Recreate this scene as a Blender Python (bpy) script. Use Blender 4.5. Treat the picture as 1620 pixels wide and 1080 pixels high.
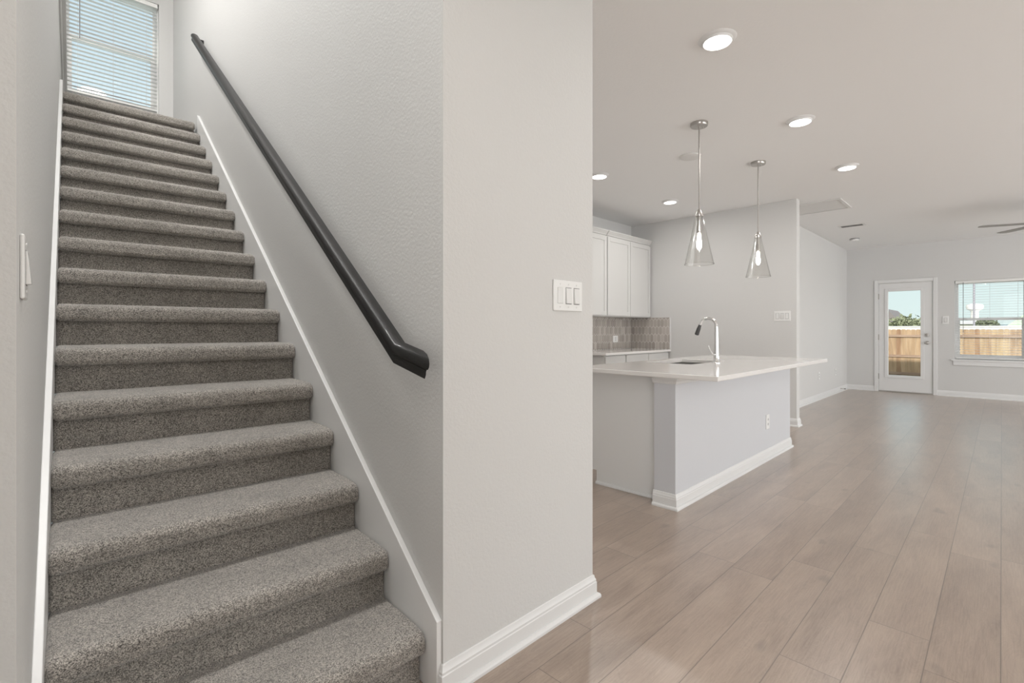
import bpy, bmesh, math, random
from mathutils import Vector, Matrix
random.seed(7)
C = bpy.context.scene.collection
for o in list(bpy.data.objects): bpy.data.objects.remove(o)

# ------------------------------------------------------------------ camera
YAW = 0.7847          # camera heading measured from +Y towards +X
STAIR = -0.0505       # the stair flight is turned slightly from the house axes
H = 1.16              # camera height; floor is z = 0
cd = bpy.data.cameras.new('camera'); cam = bpy.data.objects.new('camera', cd); C.objects.link(cam)
cam.location = (0, 0, H); cam.rotation_euler = (math.pi/2, 0, -YAW)
cd.sensor_width = 36; cd.lens = 36*773.6/1620; cd.shift_y = -17.8/1620
cd.clip_start = 0.02; cd.clip_end = 2000
bpy.context.scene.camera = cam

# ------------------------------------------------------------------ light of the place
vs = bpy.context.scene.view_settings
vs.view_transform = 'Standard'; vs.look = 'None'; vs.gamma = 1; vs.exposure = 0.0; vs.use_curve_mapping = False
w = bpy.data.worlds.new('sky'); bpy.context.scene.world = w; w.use_nodes = True
nt = w.node_tree; nt.nodes.clear()
out = nt.nodes.new('ShaderNodeOutputWorld'); bg = nt.nodes.new('ShaderNodeBackground')
tc = nt.nodes.new('ShaderNodeTexCoord'); 
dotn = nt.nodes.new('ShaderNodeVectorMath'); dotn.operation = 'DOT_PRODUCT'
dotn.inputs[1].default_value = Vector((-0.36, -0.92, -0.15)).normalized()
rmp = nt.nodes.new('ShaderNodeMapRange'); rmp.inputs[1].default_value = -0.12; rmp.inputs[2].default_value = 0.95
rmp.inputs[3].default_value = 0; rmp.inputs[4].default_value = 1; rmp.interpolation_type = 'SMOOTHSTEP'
sky = nt.nodes.new('ShaderNodeValToRGB')      # plain sky by height
sep = nt.nodes.new('ShaderNodeSeparateXYZ')
sky.color_ramp.elements[0].position = 0.0; sky.color_ramp.elements[0].color = (.82, .95, .93, 1)
sky.color_ramp.elements[1].position = 0.55; sky.color_ramp.elements[1].color = (.66, .84, 1.0, 1)
FILL_GLOW = 4.5
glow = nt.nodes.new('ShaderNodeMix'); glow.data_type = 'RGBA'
glow.inputs[7].default_value = (FILL_GLOW, FILL_GLOW, FILL_GLOW, 1)   # added fill glow, low on the open side, brightens the room
L = nt.links.new
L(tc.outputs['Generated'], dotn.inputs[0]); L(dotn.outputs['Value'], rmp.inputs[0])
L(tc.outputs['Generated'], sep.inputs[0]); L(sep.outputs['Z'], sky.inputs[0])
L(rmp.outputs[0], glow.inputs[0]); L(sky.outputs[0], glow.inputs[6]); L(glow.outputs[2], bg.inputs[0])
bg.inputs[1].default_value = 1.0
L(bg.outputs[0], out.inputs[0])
sd = bpy.data.lights.new('sun', 'SUN'); sun = bpy.data.objects.new('sun', sd); C.objects.link(sun)
sd.energy = 7.0; sd.angle = math.radians(.6); sd.color = (1, .96, .88)
sun.location = (-20, 5, 20)
sun.rotation_euler = Vector((0.85, -0.16, -0.50)).to_track_quat('-Z', 'Y').to_euler()
CAN_W = 6.2            # watts of one recessed can
CAN_COL = (1.0, .97, .94)
STAIR_W = 98          # two unseen lights added to brighten the stair flight and upper hall

# ------------------------------------------------------------------ materials
def newmat(name):
    m = bpy.data.materials.new(name); m.use_nodes = True
    return m, m.node_tree, m.node_tree.nodes['Principled BSDF']
def mat(name, col, rough=.5, metal=0, spec=.5, bump=0, bscale=60, bdist=.002, coat=0):
    m, t, b = newmat(name)
    b.inputs['Base Color'].default_value = (*col, 1); b.inputs['Roughness'].default_value = rough
    b.inputs['Metallic'].default_value = metal; b.inputs['Specular IOR Level'].default_value = spec
    b.inputs['Coat Weight'].default_value = coat
    if bump:
        c = t.nodes.new('ShaderNodeTexCoord'); n = t.nodes.new('ShaderNodeTexNoise'); u = t.nodes.new('ShaderNodeBump')
        n.inputs['Scale'].default_value = bscale; n.inputs['Detail'].default_value = 3
        u.inputs['Strength'].default_value = bump; u.inputs['Distance'].default_value = bdist
        t.links.new(c.outputs['Object'], n.inputs['Vector']); t.links.new(n.outputs[0], u.inputs['Height'])
        t.links.new(u.outputs[0], b.inputs['Normal'])
    return m
def emis(name, col, s):
    m = bpy.data.materials.new(name); m.use_nodes = True; t = m.node_tree; t.nodes.clear()
    e = t.nodes.new('ShaderNodeEmission'); o = t.nodes.new('ShaderNodeOutputMaterial')
    e.inputs[0].default_value = (*col, 1); e.inputs[1].default_value = s; t.links.new(e.outputs[0], o.inputs[0])
    return m
def thin_glass(name, tint=(.97, .985, .98), lo=.03, hi=.55, rough=.02, f0=0.0):
    m = bpy.data.materials.new(name); m.use_nodes = True; t = m.node_tree; t.nodes.clear()
    o = t.nodes.new('ShaderNodeOutputMaterial'); mx = t.nodes.new('ShaderNodeMixShader')
    tr = t.nodes.new('ShaderNodeBsdfTransparent'); gl = t.nodes.new('ShaderNodeBsdfGlossy'); lw = t.nodes.new('ShaderNodeLayerWeight')
    mr = t.nodes.new('ShaderNodeMapRange'); lw.inputs[0].default_value = .35
    mr.inputs[1].default_value = f0; mr.inputs[3].default_value = lo; mr.inputs[4].default_value = hi
    tr.inputs[0].default_value = (*tint, 1); gl.inputs['Roughness'].default_value = rough
    t.links.new(lw.outputs['Facing'], mr.inputs[0]); t.links.new(mr.outputs[0], mx.inputs[0])
    t.links.new(tr.outputs[0], mx.inputs[1]); t.links.new(gl.outputs[0], mx.inputs[2]); t.links.new(mx.outputs[0], o.inputs[0])
    return m
M = {}
M['wall'] = mat('wall_paint', (.655, .652, .642), .72, spec=.3, bump=.35, bscale=95, bdist=.003)
M['ceil'] = mat('ceiling_paint', (.86, .86, .855), .85, spec=.2, bump=.25, bscale=80, bdist=.003)
M['trim'] = mat('white_trim_paint', (.76, .76, .755), .35)
M['white'] = mat('white_plastic', (.80, .80, .79), .3)
M['rocker'] = mat('white_rocker_plastic', (.76, .76, .75), .25)
M['cab'] = mat('white_cabinet_paint', (.63, .625, .61), .38)
M['island'] = mat('island_paint', (.62, .63, .655), .5, bump=.12, bscale=110, bdist=.002)
M['panel'] = mat('island_end_panel_paint', (.80, .80, .79), .45)
M['quartz'] = mat('white_quartz', (.79, .77, .75), .12, coat=.2)
M['steel'] = mat('stainless_steel', (.42, .41, .40), .32, metal=1)
M['chrome'] = mat('polished_chrome', (.80, .80, .80), .10, metal=1)
M['head_reflect'] = mat('spray_head_dark_reflection', (.09, .09, .09), .3, metal=.6)  # dark reflections in the chrome head are put into its colour
M['nickel'] = mat('brushed_nickel', (.50, .48, .46), .28, metal=1)
M['rail'] = mat('black_espresso_lacquer', (.009, .0085, .008), .40, spec=.3, coat=.08, bump=.08, bscale=30)
M['dark'] = mat('dark_shadow_slot', (.05, .05, .05), .8)
M['slat'] = mat('blind_slat_white', (.82, .82, .80), .45)
M['cord'] = mat('blind_cord', (.25, .26, .28), .6)
M['tape'] = mat('blind_ladder_tape', (.62, .62, .62), .7)
M['glass'] = thin_glass('window_glass', lo=.02, hi=.35)
M['shade'] = thin_glass('clear_shade_glass', tint=(.97, .97, .965), lo=.07, hi=.9, rough=.05, f0=.40)
M['bulb'] = emis('bulb_glow', (1, .93, .82), 22)
M['lens'] = emis('downlight_lens', (1, .97, .92), 9)
M['vent'] = mat('vent_white', (.74, .735, .72), .5)
M['fanblade'] = mat('fan_blade_grey', (.33, .32, .31), .5)
M['grout'] = mat('tile_grout', (.74, .72, .69), .8)
TILES = [mat('picket_tile_%d' % i, c, .22) for i, c in enumerate(((.46, .42, .385), (.41, .375, .34), (.52, .48, .445), (.37, .335, .305)))]
M['rubber'] = mat('doorstop_rubber', (.10, .10, .10), .7)

def carpet():
    m, t, b = newmat('grey_beige_cut_pile_carpet')
    N = t.nodes.new; K = t.links.new
    c = N('ShaderNodeTexCoord')
    v = N('ShaderNodeTexVoronoi'); v.inputs['Scale'].default_value = 400
    n = N('ShaderNodeTexNoise'); n.inputs['Scale'].default_value = 460; n.inputs['Detail'].default_value = 2
    n2 = N('ShaderNodeTexNoise'); n2.inputs['Scale'].default_value = 9; n2.inputs['Detail'].default_value = 3
    for x in (v, n, n2): K(c.outputs['Object'], x.inputs['Vector'])
    r = N('ShaderNodeValToRGB'); e = r.color_ramp.elements
    e[0].position = .35; e[0].color = (.05, .045, .04, 1); e[1].position = .66; e[1].color = (.60, .555, .50, 1)
    x = e.new(.50); x.color = (.285, .262, .233, 1)
    mxv = N('ShaderNodeMix'); mxv.inputs[0].default_value = .5
    K(n.outputs[0], mxv.inputs[2])
    sepc = N('ShaderNodeSeparateColor'); K(v.outputs['Color'], sepc.inputs[0]); 
    sc = N('ShaderNodeMapRange'); sc.inputs[3].default_value = .25; sc.inputs[4].default_value = .75
    K(sepc.outputs[0], sc.inputs[0]); K(sc.outputs[0], mxv.inputs[3])
    K(mxv.outputs[0], r.inputs[0])
    tone = N('ShaderNodeMix'); tone.data_type = 'RGBA'; tone.blend_type = 'MULTIPLY'; tone.inputs[0].default_value = 1
    r2 = N('ShaderNodeMapRange'); r2.inputs[1].default_value = .3; r2.inputs[2].default_value = .7; r2.inputs[3].default_value = .9; r2.inputs[4].default_value = 1.1
    K(n2.outputs[0], r2.inputs[0]); K(r.outputs[0], tone.inputs[6]); K(r2.outputs[0], tone.inputs[7])
    K(tone.outputs[2], b.inputs['Base Color'])
    bu = N('ShaderNodeBump'); bu.inputs['Strength'].default_value = .9; bu.inputs['Distance'].default_value = .005
    K(mxv.outputs[0], bu.inputs['Height']); K(bu.outputs[0], b.inputs['Normal'])
    b.inputs['Roughness'].default_value = .95; b.inputs['Specular IOR Level'].default_value = .1
    b.inputs['Sheen Weight'].default_value = .45; b.inputs['Sheen Roughness'].default_value = .6
    return m
M['carpet'] = carpet()

def planks():
    PW, PL = .187, 1.25
    m, t, b = newmat('oak_plank_floor')
    N = t.nodes.new; K = t.links.new
    def math_(op, a, bb=None, cc=None):
        n = N('ShaderNodeMath'); n.operation = op
        for i, x in enumerate((a, bb, cc)):
            if x is None: continue
            if hasattr(x, 'links'): K(x, n.inputs[i])
            else: n.inputs[i].default_value = x
        return n.outputs[0]
    c = N('ShaderNodeTexCoord'); s = N('ShaderNodeSeparateXYZ'); K(c.outputs['Object'], s.inputs[0])
    yr = math_('DIVIDE', math_('SUBTRACT', s.outputs['Y'], .0023), PW)
    row = math_('FLOOR', yr); fy = math_('FRACT', yr)
    wn = N('ShaderNodeTexWhiteNoise'); wn.noise_dimensions = '1D'; K(row, wn.inputs['W'])
    xr = math_('ADD', math_('DIVIDE', s.outputs['X'], PL), math_('MULTIPLY', wn.outputs['Value'], 7.31))
    col = math_('FLOOR', xr); fx = math_('FRACT', xr)
    idv = N('ShaderNodeCombineXYZ'); K(row, idv.inputs[0]); K(col, idv.inputs[1])
    w2 = N('ShaderNodeTexWhiteNoise'); w2.noise_dimensions = '2D'; K(idv.outputs[0], w2.inputs['Vector'])
    rnd = w2.outputs['Value']
    # grain: stretched along the plank, shifted per plank
    gv = N('ShaderNodeCombineXYZ')
    K(math_('ADD', s.outputs['X'], math_('MULTIPLY', rnd, 40)), gv.inputs[0]); K(s.outputs['Y'], gv.inputs[1]); K(math_('MULTIPLY', rnd, 9), gv.inputs[2])
    def noise(scx, scy, det, dist=0):
        mp = N('ShaderNodeMapping'); mp.inputs['Scale'].default_value = (scx, scy, 1); K(gv.outputs[0], mp.inputs[0])
        n = N('ShaderNodeTexNoise'); n.inputs['Scale'].default_value = 1; n.inputs['Detail'].default_value = det; n.inputs['Distortion'].default_value = dist
        K(mp.outputs[0], n.inputs['Vector']); return n.outputs[0]
    broad = noise(2.2, 9, 3, .6); fine = noise(9, 170, 4, .2); figure = noise(3.4, 16, 2, 2.2); knot = noise(5, 9, 1)
    rings = math_('FRACT', math_('MULTIPLY', figure, 11))
    ringl = math_('ABSOLUTE', math_('SUBTRACT', rings, .5))
    mixv = math_('ADD', math_('MULTIPLY', broad, .52), math_('ADD', math_('MULTIPLY', fine, .38), math_('MULTIPLY', ringl, .14)))
    mixv = math_('ADD', mixv, math_('MULTIPLY', math_('SUBTRACT', rnd, .5), .12))
    r = N('ShaderNodeValToRGB'); e = r.color_ramp.elements
    e[0].position = .25; e[0].color = (.235, .170, .128, 1); e[1].position = .80; e[1].color = (.50, .396, .318, 1)
    x = e.new(.52); x.color = (.372, .284, .222, 1)
    K(mixv, r.inputs[0])
    kn = N('ShaderNodeMapRange'); kn.inputs[1].default_value = .72; kn.inputs[2].default_value = .80; kn.inputs[3].default_value = 1; kn.inputs[4].default_value = .75
    K(knot, kn.inputs[0])
    mk = N('ShaderNodeMix'); mk.data_type = 'RGBA'; mk.blend_type = 'MULTIPLY'; mk.inputs[0].default_value = 1
    K(r.outputs[0], mk.inputs[6]); K(kn.outputs[0], mk.inputs[7])
    # joints
    ey = math_('MULTIPLY', math_('MINIMUM', fy, math_('SUBTRACT', 1, fy)), PW)
    ex = math_('MULTIPLY', math_('MINIMUM', fx, math_('SUBTRACT', 1, fx)), PL)
    edge = math_('MINIMUM', ey, ex)
    jr = N('ShaderNodeMapRange'); jr.inputs[1].default_value = .0006; jr.inputs[2].default_value = .0024; jr.inputs[3].default_value = .45; jr.inputs[4].default_value = 1
    K(edge, jr.inputs[0])
    mj = N('ShaderNodeMix'); mj.data_type = 'RGBA'; mj.blend_type = 'MULTIPLY'; mj.inputs[0].default_value = 1
    K(mk.outputs[2], mj.inputs[6]); K(jr.outputs[0], mj.inputs[7]); K(mj.outputs[2], b.inputs['Base Color'])
    bh = math_('ADD', math_('MULTIPLY', jr.outputs[0], 1.0), math_('MULTIPLY', fine, .35))
    bu = N('ShaderNodeBump'); bu.inputs['Strength'].default_value = .35; bu.inputs['Distance'].default_value = .0015
    K(bh, bu.inputs['Height']); K(bu.outputs[0], b.inputs['Normal'])
    rr = N('ShaderNodeMapRange'); rr.inputs[3].default_value = .30; rr.inputs[4].default_value = .40; K(broad, rr.inputs[0])
    K(rr.outputs[0], b.inputs['Roughness'])
    b.inputs['Specular IOR Level'].default_value = .6
    b.inputs['Coat Weight'].default_value = 1.0; b.inputs['Coat Roughness'].default_value = .29
    return m
M['floor'] = planks()

def woodmat(name, c0, c1, sx, sy, sz):
    m, t, b = newmat(name); N = t.nodes.new; K = t.links.new
    c = N('ShaderNodeTexCoord'); mp = N('ShaderNodeMapping'); mp.inputs['Scale'].default_value = (sx, sy, sz)
    n = N('ShaderNodeTexNoise'); n.inputs['Detail'].default_value = 4; n.inputs['Scale'].default_value = 1; n.inputs['Distortion'].default_value = .8
    r = N('ShaderNodeValToRGB'); e = r.color_ramp.elements
    e[0].position = .35; e[0].color = (*c0, 1); e[1].position = .65; e[1].color = (*c1, 1)
    K(c.outputs['Object'], mp.inputs[0]); K(mp.outputs[0], n.inputs['Vector']); K(n.outputs[0], r.inputs[0]); K(r.outputs[0], b.inputs['Base Color'])
    b.inputs['Roughness'].default_value = .8
    return m
FENCE = [woodmat('cedar_picket_%d' % i, a, b, 8, 8, .9) for i, (a, b) in enumerate((((.20, .125, .070), (.29, .195, .118)), ((.25, .17, .10), (.34, .25, .155)), ((.16, .085, .045), (.245, .15, .085))))]
M['railwood'] = woodmat('fence_rail_wood', (.16, .10, .07), (.27, .19, .14), 8, 1, 8)
M['grass'] = mat('dry_lawn', (.16, .19, .07), .95, bump=.6, bscale=30)
M['leaf'] = mat('tree_leaf', (.085, .10, .055), .8)
M['leaf2'] = mat('tree_leaf_pale', (.16, .175, .105), .8)
M['bark'] = mat('tree_bark', (.12, .09, .06), .9)
M['siding'] = mat('white_siding', (.42, .41, .40), .7)
M['shingle'] = mat('grey_roof_shingle', (.12, .105, .105), .9, bump=.4, bscale=12)
M['greenroof'] = mat('pale_green_roof', (.30, .38, .29), .8)
M['blueroof'] = mat('slate_blue_roof', (.11, .16, .18), .8)
M['tower'] = mat('white_tank_paint', (.42, .40, .38), .6)
M['pole'] = mat('grey_pole_metal', (.20, .19, .22), .6)

# ------------------------------------------------------------------ mesh helpers
class MB:
    def __init__(s): s.v = []; s.f = []; s.mi = []; s.cur = 0
    def add(s, vs, fs):
        n = len(s.v); s.v += [tuple(p) for p in vs]
        for f in fs: s.f.append([i+n for i in f]); s.mi.append(s.cur)
        return s
    def box(s, x0, x1, y0, y1, z0, z1):
        if x0 > x1: x0, x1 = x1, x0
        if y0 > y1: y0, y1 = y1, y0
        if z0 > z1: z0, z1 = z1, z0
        v = [(x, y, z) for z in (z0, z1) for x, y in ((x0, y0), (x1, y0), (x1, y1), (x0, y1))]
        return s.add(v, [(3, 2, 1, 0), (4, 5, 6, 7), (0, 1, 5, 4), (1, 2, 6, 5), (2, 3, 7, 6), (3, 0, 4, 7)])
    def prism(s, poly, z0, z1):
        a = sum(p[0]*q[1]-q[0]*p[1] for p, q in zip(poly, poly[1:]+poly[:1]))
        if a < 0: poly = poly[::-1]
        n = len(poly); v = [(x, y, z0) for x, y in poly]+[(x, y, z1) for x, y in poly]
        return s.add(v, [tuple(range(n))[::-1], tuple(range(n, 2*n))]+[(i, (i+1) % n, n+(i+1) % n, n+i) for i in range(n)])
    def extrude(s, poly3, d):
        """closed planar polygon (3d points) pushed along vector d"""
        n = len(poly3); d = Vector(d); v = [Vector(p) for p in poly3]; v += [p+d for p in v]
        return s.add(v, [tuple(range(n))[::-1], tuple(range(n, 2*n))]+[(i, (i+1) % n, n+(i+1) % n, n+i) for i in range(n)])
    def lathe(s, prof, c=(0, 0, 0), n=32, axis='z', cap0=True, cap1=True, scale=(1, 1)):
        v = []; c = Vector(c)
        for r, h in prof:
            for k in range(n):
                a = 2*math.pi*k/n; p = (r*math.cos(a)*scale[0], r*math.sin(a)*scale[1], h)
                if axis == 'x': p = (p[2], p[0], p[1])
                elif axis == 'y': p = (p[1], p[2], p[0])
                v.append(Vector(p)+c)
        f = []
        for i in range(len(prof)-1):
            for k in range(n):
                f.append((i*n+k, i*n+(k+1) % n, (i+1)*n+(k+1) % n, (i+1)*n+k))
        if cap0: f.append(tuple(range(n))[::-1])
        if cap1: f.append(tuple(range((len(prof)-1)*n, len(prof)*n)))
        return s.add(v, f)
    def tube(s, pts, r, n=12):
        pts = [Vector(p) for p in pts]; rs = r if isinstance(r, (list, tuple)) else [r]*len(pts); v = []
        up = None
        for i, p in enumerate(pts):
            t = ((pts[i+1]-p) if i == 0 else (p-pts[i-1]) if i == len(pts)-1 else (pts[i+1]-pts[i-1])).normalized()
            if up is None:
                up = Vector((0, 0, 1)) if abs(t.z) < .9 else Vector((1, 0, 0))
            a = t.cross(up).normalized(); b = a.cross(t).normalized(); up = b
            for k in range(n):
                q = 2*math.pi*k/n; v.append(p+(a*math.cos(q)+b*math.sin(q))*rs[i])
        f = [tuple(range(n)), tuple(range((len(pts)-1)*n, len(pts)*n))[::-1]]
        for i in range(len(pts)-1):
            for k in range(n): f.append((i*n+k, (i+1)*n+k, (i+1)*n+(k+1) % n, i*n+(k+1) % n))
        return s.add(v, f)
    def sweep2d(s, prof, path, z=0, side=1):
        """moulding: prof = closed list (offset, height) carried along a 2d polyline with mitres; side 1 = to the right of travel"""
        P = [Vector(p) for p in path]; n = len(prof); m = len(P); v = []
        for i, p in enumerate(P):
            def nrm(a, b):
                d = (b-a).normalized(); return Vector((d.y, -d.x))*side
            n0 = nrm(P[i-1], p) if i else nrm(p, P[i+1]); n1 = nrm(p, P[i+1]) if i < m-1 else n0
            mt = (n0+n1); mt = mt/ max(.2, mt.dot(n0)) if mt.length > 1e-6 else n0
            for o, h in prof: v.append((p.x+mt.x*o, p.y+mt.y*o, z+h))
        f = [tuple(range(n)), tuple(range((m-1)*n, m*n))[::-1]]
        for i in range(m-1):
            for k in range(n): f.append((i*n+k, (i+1)*n+k, (i+1)*n+(k+1) % n, i*n+(k+1) % n))
        return s.add(v, f)
    def build(s, name, mats, parent=None, smooth=False, bevel=0, rot=0, loc=None, seg=2, angle=35, weld=False):
        me = bpy.data.meshes.new(name); me.from_pydata(s.v, [], s.f)
        for m in (mats if isinstance(mats, (list, tuple)) else [mats]): me.materials.append(m)
        me.polygons.foreach_set('material_index', s.mi)
        bm = bmesh.new(); bm.from_mesh(me)
        if weld: bmesh.ops.remove_doubles(bm, verts=bm.verts, dist=1e-5)
        bmesh.ops.recalc_face_normals(bm, faces=bm.faces)
        bm.to_mesh(me); bm.free()
        o = bpy.data.objects.new(name, me); C.objects.link(o)
        if smooth:
            me.polygons.foreach_set('use_smooth', [True]*len(me.polygons))
            try: me.set_sharp_from_angle(angle=math.radians(angle))
            except Exception: pass
        if bevel:
            b = o.modifiers.new('edge', 'BEVEL'); b.width = bevel; b.segments = seg; b.limit_method = 'ANGLE'; b.angle_limit = math.radians(40)
        if parent: o.parent = parent
        if rot: o.rotation_euler.z = rot
        if loc: o.location = loc
        return o
def tag(o, label=None, cat=None, group=None, kind=None):
    if label: o['label'] = label
    if cat: o['category'] = cat
    if group: o['group'] = group
    if kind: o['kind'] = kind
    return o
def thing(name, label, cat, loc=(0, 0, 0), rotz=0, group=None, kind=None):
    o = bpy.data.objects.new(name, None); C.objects.link(o); o.empty_display_size = .1
    o.location = loc; o.rotation_euler = (0, 0, rotz)
    return tag(o, label, cat, group, kind)
def struct(o, label=None): o['kind'] = 'structure'; o['label'] = label or o.name.replace('_', ' '); return o
def copy_tree(o, loc, label, rotz=None):
    r = o.copy(); C.objects.link(r); r.location = loc; r['label'] = label
    if rotz is not None: r.rotation_euler = (0, 0, rotz)
    for ch in list(o.children):
        c = ch.copy(); C.objects.link(c); c.parent = r
        for g in list(ch.children):
            d = g.copy(); C.objects.link(d); d.parent = c
    return r
def sp(x, y):
    """stair-flight coordinates -> house coordinates"""
    c, s = math.cos(STAIR), math.sin(STAIR); return (c*x-s*y, s*x+c*y)

# ------------------------------------------------------------------ the shell
CZ = 2.743; CZ2 = 5.65
RISE, RUN, Y0 = .1825, .2492, 1.4036
XR, XL = .860, -.047            # skirt faces
WR, WL = .880, -.065            # wall faces
YB = 6.82                       # window wall of the stairs
P1 = sp(WR, 1.3024); P2 = (1.7517, 1.258)
FX = 11.52; HY = 2.165; KX = 6.57; KY = 4.0
XMIN, YMIN = -2.6, -4.2

struct(MB().prism([(XMIN, YMIN), (FX+.02, YMIN), (FX+.02, KY+.1), (XMIN, KY+.1)], -.12, 0).build('floor', M['floor']), 'light brown oak plank floor')
cm = MB()
cm.prism([(XMIN, YMIN), (FX+.1, YMIN), (FX+.1, 1.20), (XMIN, 1.20)], CZ, CZ+.2)
cm.prism([(1.68, 1.20), (FX+.1, 1.20), (FX+.1, KY+.1), (1.68, KY+.1)], CZ, CZ+.2)
struct(cm.build('ceiling', M['ceil']), 'flat light grey ceiling')
struct(MB().prism([P1, P2, (1.7517, KY+.1), (1.64, KY+.1), (1.64, 1.38), sp(WR+.1, 1.44), sp(WR+.1, YB+.12), sp(WR, YB+.12)], 0, CZ2).build('wall_stair_right', M['wall']), 'wall between stairs and hall')
struct(MB().prism([(-2.4, 1.12), (WL, 1.12), (WL, YB+.12), (WL-.12, YB+.12), (WL-.12, 1.24), (-2.4, 1.24)], 0, 3.62).build('wall_stair_left', M['wall'], rot=STAIR), 'left wall of the stairs')
# upper landing shell
ww = MB()
WX0, WX1, WZ0, WZ1 = -.058, .745, 3.62, 4.86
ww.box(-1.6, WX0, YB, YB+.14, 2.9, CZ2).box(WX1, WR, YB, YB+.14, 2.9, CZ2).box(WX0, WX1, YB, YB+.14, 2.9, WZ0).box(WX0, WX1, YB, YB+.14, WZ1, CZ2)
struct(ww.build('wall_stair_back', M['wall'], rot=STAIR), 'window wall at the top of the stairs')
struct(MB().box(-1.72, -1.6, 1.0, YB+.14, 2.94, CZ2).build('wall_landing_left', M['wall'], rot=STAIR), 'far left wall of the upper hall')
struct(MB().box(-1.72, WR+.1, 1.0, YB+.14, CZ2, CZ2+.1).build('ceiling_landing', M['ceil'], rot=STAIR), 'ceiling above the stairs')
struct(MB().box(-1.72, WR, 1.14, 1.26, CZ+.2, CZ2).build('wall_stair_header', M['wall'], rot=STAIR), 'wall above the stair opening')
struct(MB().box(-1.6, WL-.12, 1.26, YB, 2.94, 3.10).build('floor_landing', M['carpet'], rot=STAIR), 'upper hall floor')
# kitchen and living walls
struct(MB().box(1.64, KX+.12, KY, KY+.12, 0, CZ).build('wall_kitchen_back', M['wall']), 'kitchen back wall')
struct(MB().box(KX, KX+.115, 1.74, KY, 0, CZ).build('wall_kitchen_side', M['wall']), 'kitchen side wall that ends beside the island')
struct(MB().box(KX+.115, FX+.14, HY, HY+.12, 0, CZ).build('wall_hall', M['wall']), 'long wall beyond the kitchen')
DY0, DY1, DZ = .862, 1.668, 2.055       # rough door opening
NY0, NY1, NZ0, NZ1 = -.300, .583, .655, 2.02   # window opening
fw = MB()
fw.box(FX, FX+.14, DY1, HY, 0, CZ).box(FX, FX+.14, DY0, DY1, DZ, CZ).box(FX, FX+.14, NY1, DY0, 0, CZ)
fw.box(FX, FX+.14, NY0, NY1, 0, NZ0).box(FX, FX+.14, NY0, NY1, NZ1, CZ)
WY0, WY1 = NY0-.07-(NY1-NY0), NY0-.07     # twin of the window, just outside the frame
fw.box(FX, FX+.14, WY1, NY0, 0, CZ).box(FX, FX+.14, WY0, WY1, 0, NZ0).box(FX, FX+.14, WY0, WY1, NZ1, CZ).box(FX, FX+.14, YMIN, WY0, 0, CZ)
struct(fw.build('wall_far', M['wall']), 'far wall with the glazed door and window')
struct(MB().box(-.36, -.24, -.05, 1.04, 0, CZ).build('wall_light_block', M['wall']), 'unseen wall added to shade the left wall end')  # added out of view to darken the wall end left of the stairs
struct(MB().box(XMIN-.12, XMIN, .4, 1.2, 0, CZ).box(XMIN-.12, XMIN, YMIN, YMIN+.3, 0, CZ).box(XMIN-.12, XMIN, YMIN+.3, .4, 2.5, CZ).build('wall_back', M['wall']), 'wall behind')  # wide opening added to let light in from behind
rw = MB()                                  # unseen side: piers between tall openings, sized to let the fill glow in
rw.box(XMIN, FX+.14, YMIN-.14, YMIN, 2.45, CZ)
rw.box(XMIN, 1.9, YMIN-.14, YMIN, 0, 2.45)
for x in (3.4, 6.4, 9.0): rw.box(x, x+.16, YMIN-.14, YMIN, 0, 2.45)
rw.box(FX-.6, FX+.14, YMIN-.14, YMIN, 0, 2.45)
struct(rw.build('wall_right', M['wall']), 'unseen side wall with openings added for light')
struct(MB().box(FX, FX+.16, YMIN-5, 12, CZ+.2, 6.7).build('wall_upper_storey', M['siding']), 'outside wall of the upper storey')

BB = [(0, 0), (.027, 0), (.027, .010), (.024, .016), (.018, .020), (.0135, .021), (.0135, .066), (.011, .069), (.011, .077), (.007, .085), (.005, .096), (.0, .098)]
def baseboard(name, path, label): return struct(MB().sweep2d(BB, path).build(name, M['trim'], smooth=True, angle=20), label)
baseboard('baseboard_pillar', [sp(WR, 1.336), P1, P2, (1.7517, 2.6)], 'white baseboard round the pillar')
baseboard('baseboard_kitchen', [(KX, 3.34), (KX, 1.74), (KX+.115, 1.74), (KX+.115, HY)], 'white baseboard on the kitchen wall end')
baseboard('baseboard_hall', [(KX+.145, HY), (FX, HY), (FX, 1.722)], 'white baseboard along the hall wall')
baseboard('baseboard_far', [(FX, .816), (FX, YMIN)], 'white baseboard under the far window')

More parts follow.
